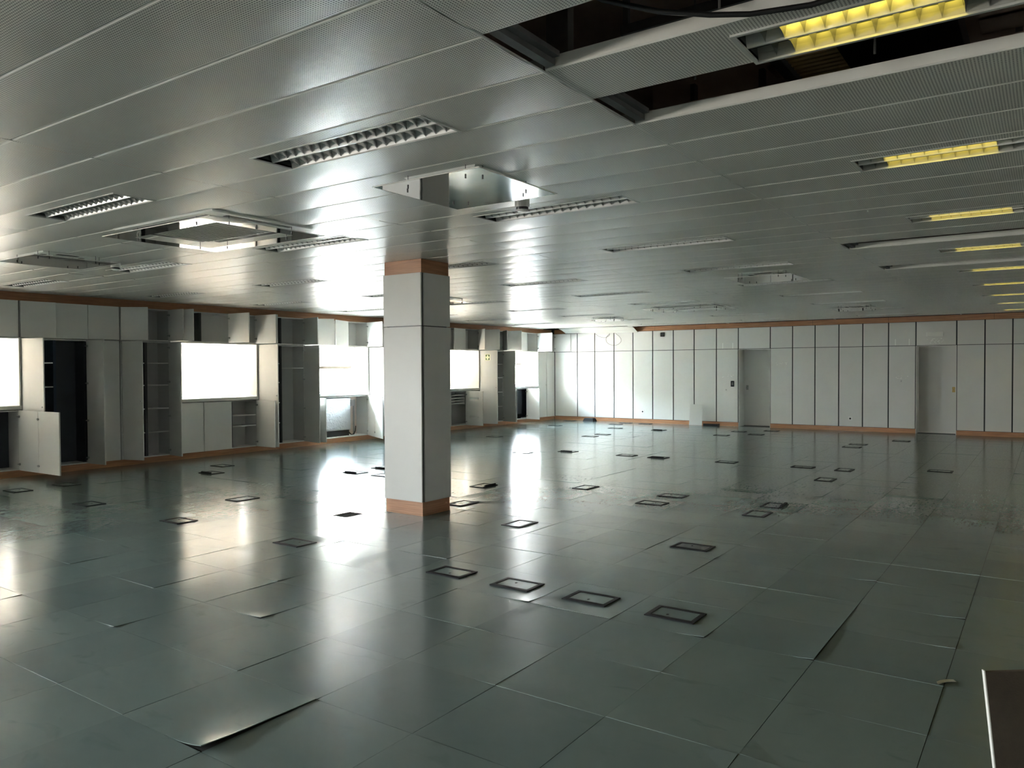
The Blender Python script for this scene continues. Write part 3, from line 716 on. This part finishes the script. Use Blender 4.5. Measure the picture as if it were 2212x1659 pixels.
# last strip along the back wall, and the fallen panel
mb = MB(); xe = seam(44)
for bi, (a, b) in enumerate(BANDS[1:], 1):
    if bi == 6: continue
    mb.quad((XB-.3, a, ZC), (XB-.012, a, ZC), (XB-.012, b, ZC), (XB-.3, b, ZC)) if False else None
L6 = BANDS[6][1]-BANDS[6][0]
pm = MB(); w = .42
rows = []
for y in (0, .6, 1.3, 2.0, 2.35):
    rows.append([(x*w, y, -.16*(x**1.4)*(1-.25*y/2.4)-.004*math.sin(3*y)) for x in (0, .15, .35, .6, .8, 1)])
pm.grid([list(reversed(r_)) for r_ in rows])
pm.grid([[(p[0], p[1], p[2]+.004) for p in r_] for r_ in rows])
tl = tag(obj('ceiling_panel', pm, 'perf', None, (XB-.47, 9.50, ZC), smooth=True), 'loose ceiling panel drooping in the far corner above the back wall', 'ceiling panel')
# carrier rails between the bands
for a, b in BANDS[1:]:
    obj('carrier_rail', MB().box(XR, XB-.02, a-.0030, a+.0030, ZC-.0025, ZC+.004).box(XR, XB-.02, a-.03, a+.03, ZC+.052, ZC+.075), 'lampframe', ceil)
    mbx = MB().box(seam(0), seam(1), a-.004 if a > 1 else a, a+.004, ZC+.004, ZC+.05)
# dark steel rails showing in the openings
for i in (0, 2, 14, 19):
    obj('steel_rail', MB().box(seam(i)+.01, seam(i+1)-.012, 1.56, 1.60, ZC+.008, ZC+.045).box(seam(i)+.01, seam(i+1)-.03, 1.53, 1.56, ZC+.03, ZC+.05), 'steel', ceil)
# void above the ceiling: beams, truss, duct, deck
V = 'services above the ceiling openings'
t = thing('steel_truss', (3.03, 0, 2.99), 'dark lattice steel truss inside the nearest ceiling opening', 'truss')
obj('chord', MB().box(-.02, .02, -3, 1.52, .42, .46), 'steel', t); obj('chord', MB().box(-.02, .02, -3, 1.52, -.02, .02), 'steel', t)
for k in range(9):
    y = 1.5-k*.48; obj('post', MB().box(-.012, .012, y-.012, y+.012, .02, .42), 'steel', t); obj('brace', MB().tube([(0, y-.02, .42), (0, y-.46, .02)], .012, 6), 'steel', t)
t = thing('bracket_plate', (2.9, 1.77, 3.0), 'grey hanging plate in the dark void at the left of the first opening', 'bracket')
obj('plate', MB().box(0, .006, -.055, .055, -.10, .74), 'duct', t); obj('flange', MB().box(.006, .05, -.055, -.049, -.10, .74), 'duct', t)
t = thing('roof_beam', (4.62, -.5, 3.12), 'brown concrete beam crossing the void behind the second ceiling opening', 'beam')
obj('beam_body', MB().box(0, .30, -4, 2.6, 0, .62), 'concrete', t); obj('ledge', MB().box(-.07, 0, -4, 2.6, .02, .06), 'concrete', t)
for k in range(12): obj('clip', MB().box(-.05, 0, 2.3-k*.42, 2.33-k*.42, .06, .17), 'steel', t)
t = thing('corrugated_deck', (3.6, .92, 3.0), 'ochre ribbed metal deck seen through the second ceiling opening', 'deck')
for k in range(16): obj('rib', MB().loft([(k*.05, -.13, 0), (k*.05+.01, -.13, -.022), (k*.05+.03, -.13, -.022), (k*.05+.04, -.13, 0)], [(k*.05, .10, 0), (k*.05+.01, .10, -.022), (k*.05+.03, .10, -.022), (k*.05+.04, .10, 0)]), 'ochre', t)
obj('sheet', MB().box(-.01, .81, -.13, .10, 0, .006), 'ochre', t)
obj('edge_beam', MB().box(-.3, .95, .10, .15, -.05, .08), 'steel', t); obj('edge_beam', MB().box(-.3, .95, -.60, -.13, -.03, .08), 'black', t)
for k, (x, y) in enumerate(((3.05, 1.2), (3.2, .55), (2.5, .9), (3.25, -.1), (2.3, .2))):
    t = tag(obj('hanger_rod', MB().cyl((x, y, ZC+.03), (x, y, 3.74), .004, 6), 'duct'), ['thin hanger rod in the first ceiling opening, nearest the duct', 'thin hanger rod at the left of the second ceiling opening', 'thin hanger rod in the middle of the first ceiling opening', 'thin hanger rod behind the nearest yellow-glowing lamp', 'thin hanger rod at the right of the first ceiling opening'][k], 'rod', 'hanger rods above the ceiling')
for k, (x, y, w_) in enumerate(((4.44, 1.05, .35), (4.44, -.2, .7))):
    t = thing('cable_tray', (x, y, 3.20), ['brown cable tray with cables left inside the second opening', 'brown cable tray with cables right inside the second opening'][k], 'tray')
    obj('tray', MB().box(-.1, .1, -w_, w_*.7, 0, .012).box(-.1, -.09, -w_, w_*.7, 0, .07).box(.09, .1, -w_, w_*.7, 0, .07), 'concrete', t)
    for q in range(3): obj('cable', MB().tube([(-.06+q*.05, -w_, .03), (-.06+q*.05, 0, .028), (-.05+q*.05, w_*.65, .03)], .012, 6), 'cable', t)
tag(obj('cable', MB().tube([(2.42, 1.50, 2.98), (2.40, 1.28, 2.82), (2.42, 1.08, 2.735), (2.47, .92, 2.70), (2.50, .80, 2.682), (2.535, .62, 2.676), (2.54, .45, 2.684), (2.50, .28, 2.71), (2.44, .05, 2.80), (2.35, -.3, 3.0)], .009, 8), 'cable', smooth=True),
    'black cable sagging out of the nearest ceiling opening', 'cable')

# ------------------------------------------------------------------ ceiling lights
LW, LL = .296, 1.24
def light_meshes():
    d = {}
    fr = MB(); t_ = .014
    for (x0, x1, y0, y1) in ((0, LW, 0, t_), (0, LW, LL-t_, LL), (0, t_, t_, LL-t_), (LW-t_, LW, t_, LL-t_)): fr.box(x0, x1, y0, y1, -.006, .012)
    d['frame'] = fr.mesh('frame', M['lampframe'])
    h = MB(); rows = []
    pr_ = [(.03, .045), (.05, .09), (LW-.05, .09), (LW-.03, .045)]
    h.grid([[(x, y, z) for x, z in pr_] for y in (t_, LL-t_)])
    for y in (t_, LL-t_): h.quad(*[(x, y, z) for x, z in [(t_, .002)]+pr_+[(LW-t_, .002)]])
    d['housing'] = h.mesh('housing', M['lampdark'])
    h2 = MB()
    for pr_ in ([(t_, .002), (.02, .026), (.03, .045)], [(LW-.03, .045), (LW-.02, .026), (LW-t_, .002)]): h2.grid([[(x, y, z) for x, z in pr_] for y in (t_, LL-t_)])
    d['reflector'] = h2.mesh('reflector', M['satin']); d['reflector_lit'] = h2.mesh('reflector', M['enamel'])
    s = MB(); cx = LW/2
    s.loft([(cx-.005, t_, .002), (cx+.005, t_, .002), (cx+.03, t_, .07), (cx-.03, t_, .07)], [(cx-.005, LL-t_, .002), (cx+.005, LL-t_, .002), (cx+.03, LL-t_, .07), (cx-.03, LL-t_, .07)])
    d['spine'] = s.mesh('spine', M['satin'])
    def blade_mb(mb, xa, xb, y):
        n = 6; pts = []
        for q in range(n+1):
            u = q/n; x = xa+(xb-xa)*u; lo = .004+.016*(1-(2*u-1)**2)
            pts.append((x, lo))
        hi = .052
        lowr = [(x, y, z) for x, z in pts]
        mb.grid([lowr, [(x, y-.013, hi) for x, z in pts]]); mb.grid([[(x, y+.013, hi) for x, z in pts], lowr])
        return mb
    d['blade'] = [blade_mb(MB(), t_, cx-.004, 0).mesh('louvre_blade', M['louvre'], True), blade_mb(MB(), cx+.004, LW-t_, 0).mesh('louvre_blade', M['louvre'], True)]
    allb = MB()
    for k in range(NB):
        y = t_ + (LL-2*t_)*(k+1)/(NB+1); blade_mb(allb, t_, cx-.004, y); blade_mb(allb, cx+.004, LW-t_, y)
    d['louvre'] = allb.mesh('louvre', M['louvre'], True)
    tb = lambda x, y0, y1: MB().cyl((x, y0, .062), (x, y1, .062), .013, 10)
    d['tube'] = [tb(x, .03, LL-.03).mesh('tube', M['tube'], True) for x in (LW*.27, LW*.73)]
    d['lit'] = [tb(x, .56, LL-.15).mesh('tube', M['glow'], True) for x in (LW*.27, LW*.73)]  # short emissive tubes added to turn part of each louvre yellow
    d['holder'] = MB().box(LW*.27-.02, LW*.27+.02, .015, .03, .035, .08).box(LW*.73-.02, LW*.73+.02, .015, .03, .035, .08).box(LW*.27-.02, LW*.27+.02, LL-.03, LL-.015, .035, .08).box(LW*.73-.02, LW*.73+.02, LL-.03, LL-.015, .035, .08).mesh('lamp_holder', M['white'])
    d['holder2'] = MB().box(LW*.27-.02, LW*.27+.02, .545, .56, .035, .08).box(LW*.73-.02, LW*.73+.02, .545, .56, .035, .08).box(LW*.27-.02, LW*.27+.02, LL-.15, LL-.135, .035, .08).box(LW*.73-.02, LW*.73+.02, LL-.15, LL-.135, .035, .08).mesh('lamp_holder', M['white'])
    return d
NB = 17
LM = light_meshes()
CN = ['in the yellow-glowing line at the far right', 'in the fourth line from the windows', 'in the column\'s line', 'in the second line from the windows', 'in the line nearest the windows']
near = {(0, 0), (0, 1), (0, 2), (1, 0), (1, 1), (1, 2), (2, 0), (2, 1), (1, 3)}
for r, ci, i, ya, yb in lights:
    if r == 0 and ci > 2: continue
    x = seam(i)+.0985
    if x+LW > XB-.02: x = XB-.02-LW
    rr = r if ci <= 2 else r-1
    lit = ci == 0
    lb = ('yellow-glowing' if lit else 'unlit') + ' louvred ceiling light, ' + ORD[rr] + ' from the camera ' + CN[ci]
    t = thing('ceiling_light', (x, ya, ZC), lb, 'ceiling light', 'recessed louvred ceiling lights')
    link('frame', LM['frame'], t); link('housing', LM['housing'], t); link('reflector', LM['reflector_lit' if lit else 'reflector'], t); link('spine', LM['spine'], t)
    for k in (0, 1): link('tube', LM['lit' if lit else 'tube'][k], t)
    link('lamp_holder', LM['holder2' if lit else 'holder'], t)
    if (r, ci) in near:
        for k in range(NB):
            y = .014 + (LL-.028)*(k+1)/(NB+1)
            for s in (0, 1): link('louvre_blade', LM['blade'][s], t, (0, y, 0))
    else: link('louvre', LM['louvre'], t)

# ------------------------------------------------------------------ air-conditioning cassettes with hanging deflectors
def cassette_meshes(hx, hy, px_, py_, ring, zp):
    """hx, hy half size of the fascia; px_, py_ half size of the hanging clear plate (a ring when ring > 0) at depth zp"""
    d = {}
    d['fascia'] = MB().loft([(-hx, -hy, -.002), (hx, -hy, -.002), (hx, hy, -.002), (-hx, hy, -.002)], [(-hx+.012, -hy+.012, -.014), (hx-.012, -hy+.012, -.014), (hx-.012, hy-.012, -.014), (-hx+.012, hy-.012, -.014)]).mesh('fascia', M['white'])
    gx, gy = hx-.17, hy-.17
    gr = MB().box(-gx, gx, -gy, gy, -.022, -.014)
    n_ = int(gy*2/.05)
    for k in range(n_):
        y = -gy+.02+k*.05; gr.box(-gx+.015, gx-.015, y, y+.024, -.027, -.022)
    d['intake_grille'] = gr.mesh('intake_grille', M['grille'])
    d['slots'] = [(MB().box(-gx, gx, -.025, .025, -.0165, -.014).mesh('outlet_slot', M['black']), (0, s*(hy-.09), 0)) for s in (-1, 1)] + \
                 [(MB().box(-.025, .025, -gy, gy, -.0165, -.014).mesh('outlet_slot', M['black']), (s*(hx-.09), 0, 0)) for s in (-1, 1)]
    mb = MB(); t_ = .004
    if ring:
        pl = lambda a, b, c, e: mb.quad((a, c, zp), (b, c, zp), (b, e, zp), (a, e, zp))
        pl(-px_, px_, -py_, -py_+ring); pl(-px_, px_, py_-ring, py_); pl(-px_, -px_+ring, -py_+ring, py_-ring); pl(px_-ring, px_, -py_+ring, py_-ring)
    else: mb.quad((-px_, -py_, zp), (px_, -py_, zp), (px_, py_, zp), (-px_, py_, zp))
    d['deflector'] = mb.mesh('air_deflector', M['acrylic'])
    e_ = .0035; mb = MB()
    for q in ((-px_-e_, px_+e_, -py_-e_, -py_), (-px_-e_, px_+e_, py_, py_+e_), (-px_-e_, -px_, -py_, py_), (px_, px_+e_, -py_, py_)): mb.box(q[0], q[1], q[2], q[3], zp-.001, zp+t_+.001)
    d['edging'] = mb.mesh('plate_edge', M['edge'])
    d['wire'] = MB().cyl((0, 0, -.003), (0, 0, zp), .002, 6).box(-.0035, .0035, -.0035, .0035, zp-.012, zp+.004).mesh('suspension_wire', M['black'])
    d['wires'] = [(s*px_*.55, u*(py_-.11)) for s in (-1, 1) for u in (-1, 1)] + [(u*(px_-.11), s*py_*.55) for s in (-1, 1) for u in (-1, 1)]
    return d
CMA = cassette_meshes(.465, .67, .52, .725, .17, -.068)
CMB = cassette_meshes(.27, .27, .40, .395, 0, -.068)
for x, y, ty, lb in ((3.79, 5.58, CMA, 'nearest ceiling air conditioner with a wide clear deflector frame, left of the column'),
                 (3.73, 2.92, CMB, 'ceiling air conditioner behind a square clear plate, above and right of the column'),
                 (3.79, 8.16, CMB, 'ceiling air conditioner with clear plate at the left frame edge'),
                 (9.62, 2.86, CMB, 'ceiling air conditioner with clear plate, first beyond the column on the right'),
                 (9.70, 8.16, CMB, 'ceiling air conditioner just appearing at the right side of the column'),
                 (13.75, 5.55, CMA, 'wide ceiling air conditioner with deflector frame in mid ceiling beyond the column'),
                 (15.75, 8.28, CMB, 'far ceiling air conditioner on the left, over the back corner'),
                 (15.75, 3.00, CMB, 'far ceiling air conditioner on the right, before the right door')):
    t = thing('air_conditioner', (x, y, ZC), lb, 'air conditioner', 'ceiling air conditioners')
    link('fascia', ty['fascia'], t); link('intake_grille', ty['intake_grille'], t)
    for me, lc in ty['slots']: link('outlet_slot', me, t, lc)
    df = link('air_deflector', ty['deflector'], t); link('plate_edge', ty['edging'], df)
    for p in ty['wires']: link('suspension_wire', ty['wire'], t, (p[0], p[1], 0))
for x, y, lb in ((4.36, 2.94, 'white smoke detector hanging under the nearest clear deflector'), (4.36, 8.15, 'white smoke detector beside the air conditioner at the left edge')):
    t = thing('smoke_detector', (x, y, ZC), lb, 'smoke detector', 'smoke detectors on the ceiling')
    obj('base', MB().cyl((0, 0, -.001), (0, 0, -.06), .05, 18), 'white', t, smooth=False); obj('sensor_ring', MB().cyl((0, 0, -.06), (0, 0, -.078), .042, 18), 'black', t); obj('cap', MB().cyl((0, 0, -.078), (0, 0, -.09), .046, 18, .03), 'white', t)

# ------------------------------------------------------------------ floor outlet boxes
FB = [(1197,919.5),(1228.5,909),(1325,917.6),(1345,915),(1388.5,916.6),(1324,926),(1420,929),(1260,943.5),(1298,939),(1066,943),(1126,977),(1223.6,975),(1348,985),(1418,989.6),(1028,1048),(1262.7,1053),(1450.7,1069),(1406.8,1088),(1006,1090),(1121,1131.4),(1497,1184),(1556,942),(1594,934),(1664,933),(1657,939.6),(1840.5,968),(1867,962),(1961.7,955),(1567,1000),(1735,1011),(1824,1017.5),(1783.6,1038.8),(1671.7,1094.6),(1635,1113),(2037,1021),(1115,1263.8),(1274,1294),(1457,1330.7),(484,1007),(458.7,1022),(540,1075),(388,1127),(625.5,1180),(784,1016.8),(814,1013),(812.6,1026.8),(36,1061),(143,1049),(206.5,1086.4),(945,1230)]
OPEN = {(1420,929), (1418,989.6), (1223.6,975), (458.7,1022), (784,1016.8), (814,1013), (1028,1048), (1671.7,1094.6)}
LONGX = {(1121,1131.4), (1783.6,1038.8), (1262.7,1053), (1671.7,1094.6), (1635,1113), (1824,1017.5), (1028,1048), (540,1075), (1006,1090)}
def on_floor(px, py):
    d = fw + (px-1106)/FPX*r2 - (py-829.5)/FPX*u2; k = -CAM_H/d.z; return d.x*k, d.y*k
bw, bl = .23, .32
fm = MB(); t_ = .028
for (x0, x1, y0, y1) in ((-bw/2, bw/2, -bl/2, -bl/2+t_), (-bw/2, bw/2, bl/2-t_, bl/2), (-bw/2, -bw/2+t_+.012, -bl/2+t_, bl/2-t_), (bw/2-t_, bw/2, -bl/2+t_, bl/2-t_)): fm.box(x0, x1, y0, y1, .0008, .0065)
FMe = fm.mesh('rim', M['plastic_black'])
LMe = MB().box(-bw/2+t_+.014, bw/2-t_-.002, -bl/2+t_+.002, bl/2-t_-.002, .0008, .004).mesh('lid', M['vinyl'])
LMg = MB().box(-bw/2+t_+.014, bw/2-t_-.002, -bl/2+t_+.002, bl/2-t_-.002, .0008, .004).mesh('lid', M['lidgrey'])
PMe = MB().box(-.009, .009, -.006, .006, .004, .0055).mesh('finger_pull', M['plastic_black'])
FLe = MB().box(-.010, .012, -bl/2+.03, bl/2-.06, .006, .026).mesh('flap', M['plastic_black'])
cellset = {}
for p in FB:
    x, y = on_floor(*p); i = math.floor((min(x, XB-.3)-TX0)/TS); j = math.floor((y-TY0)/TS)
    while (i, j) in cellset: i += 1 if i < 28 else 0; j += 0 if i < 28 else -1
    cellset[(i, j)] = p
rows_ = sorted({k[0] for k in cellset}); 
for (i, j), p in sorted(cellset.items()):
    ri = rows_.index(i); row = sorted([k[1] for k in cellset if k[0] == i], reverse=True); pos = row.index(j)
    rn = (ORD+['twelfth', 'thirteenth', 'fourteenth', 'fifteenth', 'sixteenth', 'seventeenth', 'eighteenth', 'nineteenth', 'twentieth', 'twenty-first', 'twenty-second', 'twenty-third', 'twenty-fourth', 'twenty-fifth', 'twenty-sixth'])[ri]
    op = p in OPEN
    lb = 'black-rimmed floor outlet box%s, %s from the windows in the %s diagonal row' % (', flap up' if op else '', ORD[pos] if len(row) > 1 else 'only one', rn)
    if len(row) == 1: lb = 'black-rimmed floor outlet box%s, alone in the %s diagonal row from the camera' % (', flap up' if op else '', rn)
    cx, cyy = TX0+i*TS+.3, TY0+j*TS+.3
    t = thing('floor_box', (cx, cyy, .0012), lb, 'floor box', 'outlet boxes set in the floor tiles', R(90) if p in LONGX else 0)
    link('rim', FMe, t); link('lid', LMg if p == (1497, 1184) else LMe, t); link('finger_pull', PMe, t, (random.choice((-.03, .03)), random.uniform(-.05, .05), 0))
    if op: link('flap', FLe, t, (-bw/2+.02, random.uniform(-.02, .02), 0), (0, R(random.uniform(-25, 25)), 0))
hx, hy = TX0+HOLE[0]*TS+.3015, TY0+HOLE[1]*TS+.3015
t = thing('floor_box', (hx, hy, 0), 'open floor box without lid, a dark red hole beside the column', 'floor box', 'outlet boxes set in the floor tiles')
mb = MB(); a, b = .13, .11
for q in ((-a, -a+.004, -b, b), (a-.004, a, -b, b), (-a, a, -b, -b+.004), (-a, a, b-.004, b)): mb.box(q[0], q[1], q[2], q[3], -.10, -.001)
obj('box_wall', mb, 'rust', t); obj('box_bottom', MB().box(-a, a, -b, b, -.105, -.10), 'rust', t)
# the floor under the hole
# ------------------------------------------------------------------ loose things
t = thing('loose_board', (XB-.10, 7.75, 0), 'pale board leaning on the back wall left of the first door', 'board')
bm = MB().box(-.009, .009, -.17, .17, 0, .56); o = obj('board_face', bm, 'laminate', t, (-.10, 0, .004), (0, R(9), R(6)), bevel=.002)
obj('board_edge', MB().box(-.0092, .0092, -.172, -.17, 0, .56), 'edge', o)
t = thing('trunking_offcut', (XB-.17, 7.30, 0), 'flat black offcut on the floor right of the leaning board', 'offcut')
obj('tray', MB().box(-.08, .08, -.17, .22, 0, .02).box(-.08, -.07, -.17, .22, .02, .06).box(.07, .08, -.17, .22, .02, .04), 'plastic_black', t)
obj('end_cap', MB().box(-.08, .08, -.175, -.17, 0, .06), 'black', t)
t = thing('outlet_housing', (XB-.22, 10.95, 0), 'black outlet housing lying by the baseboard near the corner', 'box')
obj('housing', MB().loft([(-.12, -.17, 0), (.12, -.17, 0), (.12, .17, 0), (-.12, .17, 0)], [(-.08, -.14, .085), (.09, -.14, .085), (.09, .14, .085), (-.08, .14, .085)]), 'plastic_black', t)
obj('cover', MB().box(-.07, .08, -.12, .12, .085, .092), 'black', t)
def smooth_path(p, n=5):
    p = [Vector(q) for q in p]; out = []
    for i in range(len(p)-1):
        a, b_, c_, d_ = p[max(i-1, 0)], p[i], p[i+1], p[min(i+2, len(p)-1)]
        for k in range(n):
            t_ = k/n; out.append(.5*((2*b_)+(c_-a)*t_+(2*a-5*b_+4*c_-d_)*t_*t_+(3*b_-a-3*c_+d_)*t_**3))
    return out+[p[-1]]
tag(obj('cable', MB().tube(smooth_path([(XB-.03, 10.86, 2.54), (XB-.04, 10.74, 2.46), (XB-.04, 10.55, 2.42), (XB-.035, 10.42, 2.47), (XB-.03, 10.40, 2.53), (XB-.04, 10.50, 2.42), (XB-.05, 10.49, 2.30), (XB-.05, 10.36, 2.21), (XB-.045, 10.16, 2.20), (XB-.04, 10.03, 2.30), (XB-.03, 10.07, 2.42), (XB-.03, 10.22, 2.54)]), .0045, 6), 'cablegrey', smooth=True),
    'thin dark cable looped on the upper panels under the drooping ceiling panel', 'cable')
# brown board in the bottom right corner
t = thing('chipboard_sheet', (3.22, .138, 0), 'brown chipboard panel with white edge standing in the bottom right corner', 'board')
o = obj('panel_face', MB().box(.004, .62, 0, .019, 0, .45), 'brown', t, (0, 0, 0), (R(-3), R(-5), R(-64)))
ed = obj('white_edge', MB().box(0, .004, 0, .019, 0, .455), 'edge', o)
ed['label'] = 'white edging strip'
# paper scraps
for x, y, r_, lb in ((4.32, .36, .06, 'small pale paper scrap on the floor near the right frame edge'),):
    rows = [[(u*.03-.05*v*v, v*.11, .002+.02*abs(u-.5)*v) for u in (0, .5, 1)] for v in (0, .25, .5, .75, 1)]
    mb = MB().grid(rows).grid([list(reversed([(p[0], p[1], p[2]-.0005) for p in q])) for q in rows])
    tag(obj('paper_scrap', mb, 'edge', None, (x, y, 0), (0, 0, .6), smooth=True), lb, 'scrap')
bpy.context.view_layer.update()
